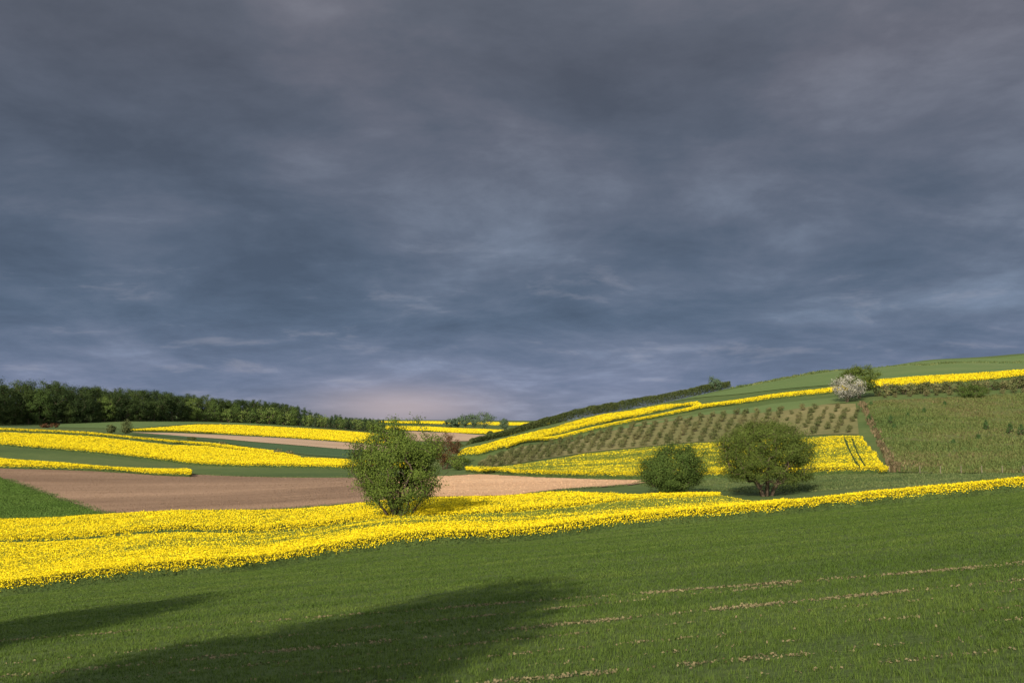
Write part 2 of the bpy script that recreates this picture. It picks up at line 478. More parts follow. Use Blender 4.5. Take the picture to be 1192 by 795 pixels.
def rape_field(label, front, back, H=1.05, dens=1.0, yellow=None, gaps=(), n=900, seed=1, dmin=0.0, cap=260000, lod=1.0, fup=0.0):
    """rape crop: a green body of stems with flower heads and leaves all over its top and its edges"""
    f = Field(front, back, H, n=n, wob=0.2, seed=seed, dmin=dmin, fup=fup)
    rg = np.random.default_rng(seed + 50)
    m = Mesh()
    f.sheet(m, H * 0.55, 0, 0.1, 0.15)
    sz = lambda d: 0.032 + 0.00062 * d * lod
    rho = lambda x, y: dens * 1.25 / sz(y) ** 2
    P = f.scatter(rho, rg, cap)
    keep = np.ones(len(P), bool)
    for (a, b, w) in gaps:
        a, b = unproj([a, b], H * 0.6, dmin)
        t = np.clip(((P - a) @ (b - a)) / ((b - a) @ (b - a)), 0, 1)
        keep &= np.linalg.norm(P - (a + t[:, None] * (b - a)), axis=1) > w * (0.6 + 0.8 * vn(P[:, 0], P[:, 1], 3))
    P = P[keep]
    x, y = P.T
    pr = np.full(len(P), 0.95) if yellow is None else yellow(x, y)
    pr = pr * (0.6 + 0.4 * sstep(0.28, 0.55, fbm(x * 0.8, y * 0.5, 31, 3)))
    isy = rg.random(len(P)) < pr
    hz = H * (0.92 + 0.12 * vn(x * 0.5, y * 0.5, 8)) + rg.normal(size=len(P)) * 0.04
    z = hgt(x, y)
    C = np.column_stack([x, y, z + hz])
    quads(m, C[isy], sz(y[isy]) * 1.25, rg, 1, 0.75, 1.6)
    g = ~isy
    quads(m, C[g] - np.array([0, 0, 0.04]), sz(y[g]) * 1.3, rg, 3, 0.6, 0.4)
    # edges: stems and leaves below, flowers above
    dm = f.xy[:, 1].mean()
    E = f.edge_points(0.0002 + 0.000028 * dm, rg, 0.12)
    ze = hgt(E[:, 0], E[:, 1]); q = rg.random(len(E)) ** 0.75
    CE = np.column_stack([E, ze + q * H * 1.0])
    ye = q + rg.normal(size=len(E)) * 0.06 > 0.3 + 0.25 * vn(E[:, 0] * 1.5, E[:, 1] * 1.5, 6)
    ye &= rg.random(len(E)) < 0.86
    quads(m, CE[ye], sz(E[ye, 1]) * np.where(E[ye, 1] < 110, 1.2, 0.95), rg, 1, 0.85, 0.3)
    quads(m, CE[~ye], sz(E[~ye, 1]) * 1.4, rg, 2, 0.4)
    put('rape_field', m.build('rape_field', [M['rape_stems'], M['rape_yellow'], M['rape_green'], M['rape_bud']]), label, 'rape crop', 'stuff')
    return f


# --- foreground wheat
def yend(x):
    x = np.asarray(x, float)
    return np.interp(x, [-75, -50, -30, -22, -14, -6, 2, 10, 20, 75], [49, 53, 58.5, 61.3, 64.3, 67, 69.2, 70.4, 70.8, 71]) + 0.2 * np.sin(x * 0.31)



def build_wheat():
    # the sheet: a plain grid, rows along x
    ts = np.linspace(0, 1, 100); xs = np.linspace(-72, 72, 130)
    Tt, X = np.meshgrid(ts, xs, indexing='ij'); Y = -20 + Tt * (yend(X) - 0.1 + 20)
    V = np.stack([X, Y, hgt(X, Y)], -1).reshape(-1, 3); nc = len(xs)
    i = np.arange(len(ts) - 1)[:, None] * nc + np.arange(nc - 1)[None]
    m = Mesh(); m.add(V, np.stack([i, i + 1, i + nc + 1, i + nc], -1).reshape(-1, 4))
    put('wheat_ground', m.build('wheat_ground', [M['wheat_soil']], True), 'soil under the young green cereal in the foreground field', 'ground', 'structure')
    rg = np.random.default_rng(3)
    # tufts: per depth band, spread over the visible width and a bit beyond
    T = []
    d = 8.5
    while d < 71:
        d2 = min(d * 1.06, 71)
        half = 0.60 * d2 + 2.0
        area = 2 * half * (d2 - d)
        rho = 240 * (12 / max(d, 12)) ** 1.35
        n = int(area * rho)
        yy = rg.uniform(d, d2, n)
        if d < 40:
            rs = 0.13
            yy = np.round(yy / rs) * rs + rg.normal(size=n) * 0.025
        T.append(np.column_stack([rg.uniform(-half, half, n), yy])); d = d2
    T = np.concatenate(T)
    T = T[T[:, 1] < yend(T[:, 0]) - 0.15]
    x, y = T.T
    dens = np.ones(len(T))
    # thin lines of bare soil along the drill rows
    # (depth at the middle, drift across, half width, strength)
    lines = [(12.15, -0.05, .16, 1.0), (14.3, 0, .09, .5), (17.5, -0.02, .24, .95), (22.5, -0.3, .26, .8), (16.0, 0.02, .1, .45), (20.2, 0.05, .14, .5), (26, 0, .14, .4), (35.4, -.05, .3, .85), (29.5, 0.05, .14, .4), (13.1, 0, .07, .45), (10.9, .03, .1, .6)]
    mid = lambda yl, dr, x: yl + 0.06 * np.sin(x * 0.35 + yl) + dr * x * 0.8
    patch = lambda yl, x: sstep(0.34, 0.6, fbm(x * 0.5 + yl * 3, x * 0 + yl, int(yl), 4)) * (0.25 + 0.75 * sstep(-9, 3, x)) * sstep(0.25, 0.6, vn(x * 2.2, x * 0 + yl * 5, 3))
    for yl, dr, wd, am in lines:
        dens -= 1.25 * am * np.exp(-((y - mid(yl, dr, x)) / wd) ** 2) * patch(yl, x)
    dens -= 0.55 * sstep(0.62, 0.8, fbm(x * 0.8, y * 0.8, 77, 3))
    T = T[rg.random(len(T)) < dens]
    x, y = T.T
    k = 5
    B = np.repeat(T, k, 0)
    y5 = B[:, 1]
    B = B + rg.normal(size=B.shape) * (0.02 + 0.001 * y5)[:, None]
    z = hgt(B[:, 0], B[:, 1])
    hmod = (0.75 + 0.5 * fbm(B[:, 0] * 0.5, B[:, 1] * 0.5, 21, 3)) * (0.75 + 0.5 * vn(B[:, 0] * 0.12, B[:, 1] * 2.3, 14))
    m2 = Mesh()
    blades(m2, np.column_stack([B, z - 0.01]), 0.062 * hmod, 0.0052 * (np.maximum(y5, 12) / 12) ** 0.85, rg, 0, 1.1)
    put('wheat', m2.build('wheat', [M['wheat']]), 'young green cereal crop filling the foreground slope', 'cereal crop', 'stuff')
    # dry soil showing in the lines
    m3 = Mesh()
    for yl, dr, wd, am in lines:
        if am < .42 or yl > 30: continue
        nn_ = int(14000 * wd / 0.16 * am)
        xs = rg.uniform(-36, 36, nn_)
        pt = patch(yl, xs)
        xs = xs[rg.random(nn_) < 0.1 + 0.9 * pt]
        yc = mid(yl, dr, xs) + rg.normal(size=len(xs)) * wd * 0.55
        quads(m3, np.column_stack([xs, yc, hgt(xs, yc) + 0.015 + rg.random(len(xs)) * 0.02]), 0.026 + 0.0013 * yl, rg, 0, 0.7, 1.5)
    put('bare_soil', m3.build('bare_soil', [M['soil_line']]), 'pale bare soil along the drill rows of the foreground cereal', 'soil', 'structure')


build_wheat()

# --- near rape: the main strip and the strip behind it
stripe = lambda x, y: fbm(x * 0.035, y * 0.30, 4, 3)


def near_yellow(x, y):
    c = sstep(-48, -14, x)                                   # the middle of the strip flowers thinly
    thin = c * sstep(74, 79, y) * (1 - sstep(28, 40, x))
    band = sstep(0.52, 0.68, stripe(x, y))
    p = (0.86 + 0.07 * c) - thin * (0.86 - 0.56 * band)
    return p - 0.12 * sstep(0.55, 0.7, fbm(x * .25, y * .5, 9, 3)) * (1 - c)


def lane(front, back):
    return front, back


rape_field('broad yellow rape strip crossing the valley behind the foreground cereal',
           np.column_stack([np.linspace(-52, 47, 26), yend(np.linspace(-52, 47, 26)) + 0.1]),
           np.concatenate([np.column_stack([np.linspace(47, 20.5, 12), yend(np.linspace(47, 20.5, 12)) + 2.4]),
                           unproj([(866, 582.5), (858, 579.5), (845, 577.5), (830, 577.5), (760, 580), (640, 592), (520, 600), (400, 610), (250, 620), (120, 626), (0, 631), (-150, 634)], 0.98)]),
           H=0.98, yellow=near_yellow, n=1600, seed=3, cap=1000000, dens=1.3)
rape_field('bright yellow rape strip between the brown tilled field and the broad strip',
           [(-150, 627), (0, 624.5), (120, 619.5), (250, 613.3), (400, 605.5), (470, 603), (560, 597), (640, 590), (740, 581), (835, 577)],
           [(835, 572), (740, 575), (640, 572), (520, 578), (430, 584), (300, 593), (120, 598), (0, 604), (-150, 611)],
           H=1.05, fup=0.84, n=900, seed=4, cap=480000, yellow=lambda x, y: 0.93 - 0.25 * sstep(0.5, 0.65, stripe(x, y)), dens=1.2)

# --- left side
f = Field(front=[(-200, 618), (0, 606), (60, 603), (124, 599), (60, 578), (0, 556), (-120, 520)], n=500, wob=0.2)
m = Mesh(); f.sheet(m, 0.05, 0)
rg = np.random.default_rng(5)
P = f.scatter(lambda x, y: 45 + 0 * x, rg, 90000)
blades(m, np.column_stack([P, hgt(P[:, 0], P[:, 1]) + 0.03]), 0.16, 0.085, rg, 0, 0.9)
put('cereal_crop', m.build('cereal_crop', [M['bright_wheat']]), 'bright green cereal corner beside the brown field at the left edge', 'cereal crop', 'stuff')

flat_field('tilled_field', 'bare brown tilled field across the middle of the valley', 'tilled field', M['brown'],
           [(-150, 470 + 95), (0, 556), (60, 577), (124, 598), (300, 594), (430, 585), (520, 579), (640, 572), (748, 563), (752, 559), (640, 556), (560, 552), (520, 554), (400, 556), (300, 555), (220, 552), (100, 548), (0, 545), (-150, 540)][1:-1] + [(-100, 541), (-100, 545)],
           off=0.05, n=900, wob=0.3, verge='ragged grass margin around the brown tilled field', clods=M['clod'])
rape_field('thin yellow rape strip tapering along the far edge of the brown field',
           [(-150, 544), (0, 545), (100, 548), (218, 551)], [(222, 549), (130, 543), (0, 533), (-150, 527)], n=400, seed=6, dens=1.3)
rape_field('large yellow rape field sweeping down the left slope',
           [(-150, 505), (0, 519), (100, 527), (200, 538), (300, 544), (400, 546), (480, 546)],
           [(480, 538), (400, 534), (345, 532), (300, 526), (240, 519), (200, 518), (110, 508), (0, 503), (-150, 494)], n=900, seed=7, dens=1.3)
rape_field('narrow yellow rape strip along the top of the large left rape field',
           [(-150, 494), (0, 502), (110, 507), (200, 516), (250, 519), (320, 528)],
           [(350, 531), (300, 524), (250, 517), (200, 512), (100, 503), (0, 498), (-150, 490)], n=500, seed=8, dens=1.2)
flat_field('dark_crop_field', 'dark green crop strip between the large rape field and the tan field', 'crop field', M['dark_green'],
           [(150, 506), (200, 509), (250, 514), (300, 522), (360, 530), (440, 536), (440, 524), (400, 523), (330, 518), (260, 512), (190, 506)], off=0.12, n=500)
flat_field('tan_field', 'pale tan tilled strip below the upper rape field on the left', 'tilled field', M['tan'],
           [(150, 503), (200, 507), (260, 511), (330, 517), (400, 523), (460, 527), (460, 519), (400, 515), (330, 510), (250, 506), (200, 504)], off=0.1, n=400)
rape_field('upper yellow rape field below the dark wood on the left',
           [(152, 502), (200, 503), (250, 505), (330, 510), (400, 515), (470, 519)],
           [(470, 508), (420, 503), (380, 500), (330, 497), (280, 494.5), (230, 494), (190, 497)], n=500, seed=9, dens=1.3)
flat_field('pasture', 'smooth green pasture running up to the edge of the dark wood', 'pasture', M['hill_green'],
           [(40, 497), (150, 499), (190, 496), (230, 493.5), (300, 495), (300, 493), (230, 491), (150, 490.5), (70, 493)], off=0.08, n=400)
flat_field('pale_tilled_field', 'pale peach coloured dry end of the tilled field, right of the large willow', 'tilled field', M['pale_soil'],  # pale tone is paler soil plus sunlit difference painted into the colour
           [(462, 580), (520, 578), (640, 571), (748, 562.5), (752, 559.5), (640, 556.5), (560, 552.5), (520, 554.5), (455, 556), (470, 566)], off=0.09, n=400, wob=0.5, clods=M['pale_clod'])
flat_field('hill_grass_strip', 'olive grass strip between the bush rows and the long yellow rape strip on the hill', 'grass strip', M['hill_green'],
           [(610, 523), (680, 508), (740, 497), (830, 482), (960, 471), (985, 469), (985, 462), (960, 464), (900, 470), (850, 477), (800, 485), (740, 494.5), (680, 506)], off=0.09, n=300)
# --- far fields in the gap
flat_field('far_tan_field', 'distant pale pink tilled field in the gap between wood and hill', 'tilled field', M['tan'],
           [(440, 512), (500, 514), (580, 512), (572, 507), (530, 504), (480, 502), (440, 502)], off=0.2, n=300, dmin=480)
rape_field('distant yellow rape field behind the large willow',
           [(440, 500), (500, 502), (560, 505), (600, 506)], [(610, 501), (560, 499), (500, 496.5), (440, 495)], n=300, seed=10, dmin=700, dens=1.0)
rape_field('farthest thin yellow rape strip on the horizon',
           [(440, 492.5), (500, 493.5), (560, 494.5), (640, 495.5)], [(640, 491.5), (560, 491), (500, 490.3), (440, 490.3)], n=300, seed=12, dmin=1200, dens=0.8)

# --- hill
def hill_yellow(x, y):
    b = sstep(0.4, 0.6, fbm(x * 0.05, y * 0.22, 14, 3))
    edge = sstep(165, 140, y)
    return 0.05 + 0.3 * b + 0.28 * edge + 0.16 * sstep(46, 58, x)


rape_field('thinly flowering yellow and green rape field at the foot of the right hill',
           [(541, 549), (600, 553), (680, 556), (745, 557), (830, 556), (950, 553), (1033, 551)],
           [(1028, 543), (1012, 520), (1000, 508), (975, 507), (900, 510), (830, 515), (750, 521), (680, 528), (600, 541), (560, 545)],
           yellow=hill_yellow, n=900, seed=13, dens=1.3,
           gaps=[((982, 509), (1002, 548), 0.18), ((992, 513), (1010, 549), 0.16)])
flat_field('dry_grass_slope', 'tan dry grass slope under the rows of bushes on the hill', 'dry grass', M['dry'],
           [(555, 545), (600, 540), (680, 527), (750, 520), (830, 514), (900, 509), (960, 506), (1000, 506), (996, 470), (960, 471), (900, 474), (830, 480), (740, 493), (620, 518), (560, 536)], off=0.08, n=600)
flat_field('meadow', 'rough olive and tan meadow on the right hillside with seedling conifers', 'meadow', M['meadow'],
           [(1046, 550), (1100, 551), (1192, 551), (1330, 549), (1330, 450), (1192, 458), (1100, 463), (1012, 468), (1010, 475), (1022, 500), (1036, 530)], off=0.08, n=900)
flat_field('hill_field', 'olive green grain field along the crest of the right hill', 'crop field', M['hill_green'],
           [(770, 470), (850, 460), (960, 449), (1000, 446), (1100, 440), (1192, 431), (1330, 424), (1330, 407), (1192, 413.5), (1080, 420.5), (1000, 429), (960, 434), (900, 444), (850, 454)], off=0.12, n=900)
rape_field('upper yellow rape strip below the hedge on the right hill',
           [(535, 532), (560, 530), (600, 519), (640, 508), (700, 494), (740, 486), (780, 477), (812, 471)],
           [(815, 470), (770, 471), (747, 475), (720, 479.5), (688, 485.5), (660, 492.5), (629, 500), (600, 507.5), (560, 518), (537, 524)], n=500, seed=15, dens=1.3)
rape_field('long thin yellow rape strip curving up the right hill to the edge',
           [(590, 523), (640, 512), (700, 499), (740, 491), (800, 480), (850, 472), (900, 465), (960, 459), (1000, 455), (1100, 447), (1192, 439), (1330, 430)],
           [(1330, 421), (1192, 430), (1150, 433), (1100, 436), (1000, 444), (960, 452), (900, 458.5), (850, 466), (800, 474.5), (740, 487), (700, 495), (640, 509)], n=600, seed=16, dens=1.3)


# ------------------------------------------------------------------ rough grass (stuff)
def tufts(name, label, cat, field, rho, h, w, mat, seed, cap=60000, lean=0.6):
    rg = np.random.default_rng(seed)
    P = field.scatter(lambda x, y: rho + 0 * x, rg, cap)
    m = Mesh()
    P = P[rg.random(len(P)) < 0.25 + sstep(0.3, 0.6, fbm(P[:, 0] * 0.2, P[:, 1] * 0.2, seed + 9, 3))]
    B = np.repeat(P, 3, 0) + rg.normal(size=(len(P) * 3, 2)) * w
    hm = 0.5 + fbm(B[:, 0] * 0.15, B[:, 1] * 0.15, seed, 3)
    blades(m, np.column_stack([B, hgt(B[:, 0], B[:, 1])]), h * hm, w, rg, 0, lean)
    put(name, m.build(name, [mat]), label, cat, 'stuff')


fm = Field(front=[(1048, 550), (1100, 551), (1192, 551), (1330, 549), (1330, 450), (1192, 458), (1100, 463), (1012, 468), (1010, 475), (1022, 500), (1036, 530)], n=500)
tufts('meadow_grass', 'rough uneven grass growing over the right hillside meadow', 'grass', fm, 5.0, 0.42, 0.2, M['meadow_tuft'], 31, 60000)
fd = Field(front=[(1002, 470), (1004, 469), (1018, 499), (1032, 527), (1046, 549), (1042, 550), (1029, 527), (1015, 500)], n=150)
tufts('bracken', 'reddish brown line of dead bracken running down the hillside', 'bracken', fd, 9.0, 0.7, 0.3, M['rust'], 32)
fv = Field(front=[(900, 574), (1000, 569), (1192, 558), (1192, 551), (1050, 551), (950, 553), (830, 557), (745, 560), (745, 566), (840, 572)], n=300)
tufts('valley_tufts', 'short green grass on the valley floor around the two right bushes', 'grass', fv, 9.0, 0.15, 0.07, M['verge'], 33, 60000)
fc = Field(front=[(845, 454), (900, 444.5), (960, 434), (1005, 429.5), (1080, 426), (1192, 423), (1192, 421.5), (1080, 424.5), (1005, 427.8), (960, 432.4), (900, 442.6), (850, 452.3)], n=200)
tufts('dry_verge', 'thin rough grass verge along the crest of the right hill', 'grass', fc, 1.5, 0.6, 0.25, M['verge'], 34)


# ------------------------------------------------------------------ trees
def tubes(m, A, B, ra, rb, sides=5):
    n = len(A)
    d = B - A; d /= np.linalg.norm(d, axis=1, keepdims=True) + 1e-9
    ref = np.where(np.abs(d[:, 2:3]) > 0.9, np.array([[1.0, 0, 0]]), np.array([[0, 0, 1.0]]))
    s = np.cross(d, ref); s /= np.linalg.norm(s, axis=1, keepdims=True); t = np.cross(d, s)
    an = np.arange(sides) * 2 * math.pi / sides
    ring = np.cos(an)[None, :, None] * s[:, None] + np.sin(an)[None, :, None] * t[:, None]
    V = np.concatenate([A[:, None] + ring * ra[:, None, None], B[:, None] + ring * rb[:, None, None]], 1).reshape(-1, 3)
    k = np.arange(sides); k2 = (k + 1) % sides
    base = np.stack([k, k2, k2 + sides, k + sides], 1)
    Fq = (np.arange(n)[:, None, None] * 2 * sides + base[None]).reshape(-1, 4)
    m.add(V, Fq)


def grow(H, R, hb, seed, n_att=160, stems=1, spread=0.35, leaf=0.16, per=60, clump=0.55, r_tip=0.018, top=1.0, rx=1.0, lean=(0, 0), shell=0.45, lob=0.22, base_r=0.1, aspect=0.5, fork=0.45, ang=0.0, hollow=0.0, droop=0.25, sprig=0.1):
    """a tree as branch tubes and a crown of leaves filling an uneven dome"""
    rg = np.random.default_rng(seed)
    cz = (H + hb) / 2; rz = (H - hb) / 2
    dirs = rg.normal(size=(12, 3)); dirs /= np.linalg.norm(dirs, axis=1, keepdims=True); amp = rg.uniform(-lob, lob, 12)
    def env(D):
        return 1 + (np.maximum(0, D @ dirs.T - 0.55) / 0.45 * amp).sum(1)
    D = rg.normal(size=(n_att, 3)); D /= np.linalg.norm(D, axis=1, keepdims=True)
    rad = (shell + (1 - shell) * rg.random(n_att)) ** (1 / 2.0) * env(D)
    rad = rad * (1 + np.clip(rg.normal(size=n_att) * sprig, -0.14, 0.28))
    att = D * rad[:, None]
    zz = att[:, 2]
    taper = np.where(zz > 0, 1.0, 1.0 - droop * (-zz)) if ang == 0 else np.clip((1.05 - zz) / 2, 0.06, 1)
    att = np.column_stack([att[:, 0] * R * rx * taper + lean[0] * (zz + 1), att[:, 1] * R * taper + lean[1] * (zz + 1), cz + zz * rz])
    nodes = []; par = []
    for s in range(stems):
        a = 2 * math.pi * (s + rg.random() * 0.6) / stems
        tilt = spread * rg.uniform(0.5, 1.1) if stems > 1 else 0.05
        o = np.array([math.cos(a), math.sin(a), 0]) * base_r * (1.6 if stems > 1 else 0)
        p = o.copy(); prev = -1
        top_z = hb + (H - hb) * fork
        for k in range(6):
            f = k / 5
            q = o + np.array([math.cos(a) * tilt * f ** 1.2, math.sin(a) * tilt * f ** 1.2, f]) * top_z + np.append(rg.normal(size=2) * 0.02 * top_z * f, 0)
            if k == 0: q[2] = -0.25
            nodes.append(q); par.append(prev); prev = len(nodes) - 1
    order = np.argsort(np.linalg.norm(att - np.array([0, 0, hb * 0.6]), axis=1))
    tips = []
    for i in order:
        N = np.array(nodes); dv = att[i] - N; dist = np.linalg.norm(dv, axis=1)
        cost = dist + np.maximum(0, N[:, 2] - att[i][2]) * 1.3 + np.where(N[:, 2] < hb * 0.35, 3.0, 0)
        j = int(np.argmin(cost)); p = N[j]; L = dist[j]
        seg = max(1, min(4, int(L / (0.09 * H)) + 1)); prev = j
        for k in range(1, seg + 1):
            t = k / seg
            q = p + (att[i] - p) * t + np.array([0, 0, 0.12 * L * math.sin(math.pi * t)]) + (rg.normal(size=3) * 0.05 * L if k < seg else 0)
            nodes.append(q); par.append(prev); prev = len(nodes) - 1
        tips.append(prev)
    N = np.array(nodes); par = np.array(par); cnt = np.zeros(len(N))
    cnt[tips] = 1
    for i in range(len(N) - 1, -1, -1):
        if par[i] >= 0: cnt[par[i]] += cnt[i]
    cnt = np.maximum(cnt, 1); r = r_tip * cnt ** 0.5
    e = np.where(par >= 0)[0]
    mt = Mesh(); tubes(mt, N[par[e]], N[e], np.minimum(r[par[e]], r[e] * 1.35), r[e])
    C = N[tips]
    wt = rg.uniform(0.25, 1.6, len(C)); cl = C[rg.choice(len(C), n_att * per, p=wt / wt.sum())]
    P = cl + rg.normal(size=cl.shape) * clump * np.array([1, 1, 0.75])
    O1 = P - cl; O1 /= np.linalg.norm(O1, axis=1, keepdims=True) + 1e-6
    O2 = P - np.array([lean[0], lean[1], hb + (H - hb) * 0.4]); O2 /= np.linalg.norm(O2, axis=1, keepdims=True) + 1e-6
    O = O1 * 0.7 + O2 * 0.7
    kk = P[:, 2] > hb * 0.3; P = P[kk]; O = O[kk]
    if hollow:
        q = P[:, 2] / (hollow * H); rr = np.linalg.norm(P[:, :2] - np.array(lean), axis=1) / R
        kk = (rr > 0.62 * np.sqrt(np.clip(1 - q, 0, 1))) | (rg.random(len(P)) < 0.07); P = P[kk]; O = O[kk]
    ml = Mesh(); quads(ml, P, leaf, rg, 0, aspect, outw=O)
    return mt, ml


def tree(name, label, cat, loc, mats, group=None, rotz=0.0, scale=None, **kw):
    mt, ml = grow(**kw)
    root = put(name, None, label, cat, None, group, None, loc, rotz, scale)
    put('trunk', mt.build('trunk', [mats[0]], True), parent=root)
    put('crown', ml.build('crown', [mats[1]]), parent=root)
    return root


def spot(px, py, dmin=0.0):
    x, y = unproj([(px, py)], 0.0, dmin)[0]
    return (float(x), float(y), float(hgt(x, y)))


L = {}
L['willow'] = leaf_mat('willow_leaf', [(0.1, (0.03, 0.05, 0.008)), (0.5, (0.056, 0.085, 0.011)), (0.95, (0.1, 0.132, 0.022))], 0.5, 0.15)
L['olive'] = leaf_mat('olive_leaf', [(0.1, (0.026, 0.042, 0.006)), (0.5, (0.048, 0.07, 0.01)), (0.95, (0.08, 0.105, 0.02))], 0.5, 0.15)
L['bush'] = leaf_mat('bush_leaf', [(0.1, (0.0208, 0.0384, 0.0064)), (0.5, (0.0368, 0.0624, 0.0096)), (0.95, (0.0640, 0.0896, 0.0176))], 0.5, 0.12)
L['red'] = leaf_mat('copper_leaf', [(0.1, (0.028, 0.012, 0.004)), (0.5, (0.046, 0.02, 0.007)), (0.95, (0.075, 0.04, 0.014))], 0.5)
L['blossom'] = leaf_mat('blossom', [(0.0, (0.05, 0.06, 0.025)), (0.35, (0.11, 0.115, 0.075)), (0.6, (0.22, 0.215, 0.18)), (1.0, (0.36, 0.345, 0.315))], 1.0)
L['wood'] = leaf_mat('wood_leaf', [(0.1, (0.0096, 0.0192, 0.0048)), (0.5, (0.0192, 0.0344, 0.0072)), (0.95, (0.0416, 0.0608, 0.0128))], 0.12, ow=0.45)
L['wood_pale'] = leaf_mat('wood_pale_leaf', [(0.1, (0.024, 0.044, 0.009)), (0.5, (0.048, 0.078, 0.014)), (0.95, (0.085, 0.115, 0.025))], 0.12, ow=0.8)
L['wood_pine'] = leaf_mat('wood_pine_leaf', [(0.1, (0.013, 0.028, 0.011)), (0.5, (0.022, 0.042, 0.015)), (0.95, (0.045, 0.068, 0.022))], 0.12)
L['conifer'] = leaf_mat('conifer_leaf', [(0.1, (0.015, 0.035, 0.01)), (0.5, (0.03, 0.06, 0.015)), (0.95, (0.05, 0.085, 0.025))], 0.4)
L['hedge'] = leaf_mat('hedge_leaf', [(0.1, (0.017, 0.027, 0.008)), (0.5, (0.032, 0.045, 0.011)), (0.95, (0.06, 0.07, 0.019))], 0.2)
L['shrub'] = leaf_mat('shrub_leaf', [(0.1, (0.036, 0.048, 0.014)), (0.5, (0.064, 0.072, 0.023)), (0.95, (0.11, 0.1, 0.042))], 0.3, ow=0.6)
L['far'] = leaf_mat('far_leaf', [(0.1, (0.03, 0.052, 0.028)), (0.5, (0.045, 0.072, 0.036)), (0.95, (0.07, 0.1, 0.05))], 0.1)

S = 1 / F
p = spot(466, 612)
tree('willow_tree', 'large round willow with many stems standing in the yellow rape strip', 'tree', p, (M['bark'], L['willow']),
     H=120 * S * p[1], R=58 * S * p[1], hb=1.0, seed=21, n_att=440, stems=9, spread=0.8, leaf=0.175, per=112, clump=0.36, lob=0.36, sprig=0.1, shell=0.25, hollow=0.58, droop=0.2, base_r=0.35, r_tip=0.02, fork=0.45, aspect=0.45)
p = spot(893, 577)
tree('willow_tree', 'broad domed olive willow with forked trunk, right of the small round bush', 'tree', p, (M['bark'], L['olive']),
     H=86 * S * p[1], R=56 * S * p[1], hb=0.8, seed=22, n_att=500, stems=6, spread=0.85, leaf=0.165, per=135, clump=0.4, lob=0.08, sprig=0.04, shell=0.3, hollow=0.45, droop=-0.06, base_r=0.3, r_tip=0.022, fork=0.42, aspect=0.45)
p = spot(779, 577)
tree('round_bush', 'dense round green bush between the two willows', 'bush', p, (M['bark'], L['bush']),
     H=57 * S * p[1], R=36 * S * p[1], hb=0.1, seed=23, n_att=260, stems=9, spread=0.6, leaf=0.17, per=170, clump=0.36, lob=0.4, shell=0.3, base_r=0.3, r_tip=0.014, aspect=0.5)
p = spot(518, 546)
tree('copper_bush', 'reddish brown bush half hidden behind the large willow', 'bush', p, (M['bark'], L['red']),
     H=41 * S * p[1], R=20 * S * p[1], hb=0.2, seed=24, n_att=150, stems=8, spread=0.5, leaf=0.28, per=42, clump=0.4, lob=0.25, shell=0.3, base_r=0.3, r_tip=0.016)
p = spot(535, 547)
tree('green_shrub', 'low green shrub at the foot of the hedge beside the copper bush', 'bush', p, (M['bark'], L['willow']),
     H=17 * S * p[1], R=13 * S * p[1], hb=0.1, seed=25, n_att=60, stems=6, spread=0.7, leaf=0.28, per=40, clump=0.35)
p = spot(986, 468)
tree('blossom_bush', 'white flowering bush in front of the dark hilltop tree', 'bush', p, (M['bark'], L['blossom']),
     H=29 * S * p[1], R=20 * S * p[1], hb=0.4, seed=26, n_att=130, stems=6, spread=0.6, leaf=0.3, per=45, clump=0.45, lob=0.25)
p = spot(1001, 463)
tree('hilltop_tree', 'dark green tree behind the white flowering bush on the hill', 'tree', p, (M['bark'], L['olive']),
     H=37 * S * p[1], R=20 * S * p[1], hb=0.8, seed=27, n_att=150, stems=3, spread=0.5, leaf=0.32, per=75, clump=0.5, lob=0.25)
p = spot(1133, 463)
tree('green_bush', 'single bright green bush at the top of the rough meadow', 'bush', p, (M['bark'], L['bush']),
     H=15 * S * p[1], R=16 * S * p[1], hb=0.1, seed=28, n_att=70, stems=7, spread=0.8, leaf=0.3, per=45, clump=0.4)
p = spot(832, 452)
tree('hedge_tree', 'small round tree rising above the end of the hill hedge', 'tree', p, (M['bark'], L['far']),
     H=16 * S * p[1], R=8 * S * p[1], hb=0.6, seed=29, n_att=60, stems=2, spread=0.3, leaf=0.38, per=36, clump=0.4)

# little shrubs on the left slope
for k, (px, py, h, w, lab, mt) in enumerate([
        (129, 504, 9, 5, 'smaller of the two bushes on the green slope below the wood', 'shrub'),
        (147, 505, 15, 5.5, 'taller of the two bushes on the green slope below the wood', 'shrub'),
        (58, 498, 5, 11, 'low reddish brown shrub below the left end of the wood', 'red'),
        (324, 530, 7, 5, 'left one of two bushes in the dark green strip above the large rape field', 'shrub'),
        (337, 531, 6, 4, 'right one of two bushes in the dark green strip above the large rape field', 'shrub'),
        (223, 512, 3.5, 5, 'tiny dark shrub on the edge of the tan strip', 'hedge'),
        (258, 520, 6, 5, 'brownish shrub below the tan strip', 'shrub'),
        (571, 508, 6, 4, 'small dark bush on the distant pink field edge', 'hedge')]):
    p = spot(px, py)
    d = p[1]
    tree('slope_shrub', lab, 'shrub', p, (M['bark'], L[mt]), H=h * S * d, R=w * S * d, hb=0.1, seed=40 + k, n_att=40, stems=4, spread=0.5, leaf=0.0013 * d, per=36, clump=0.11 * h * S * d)

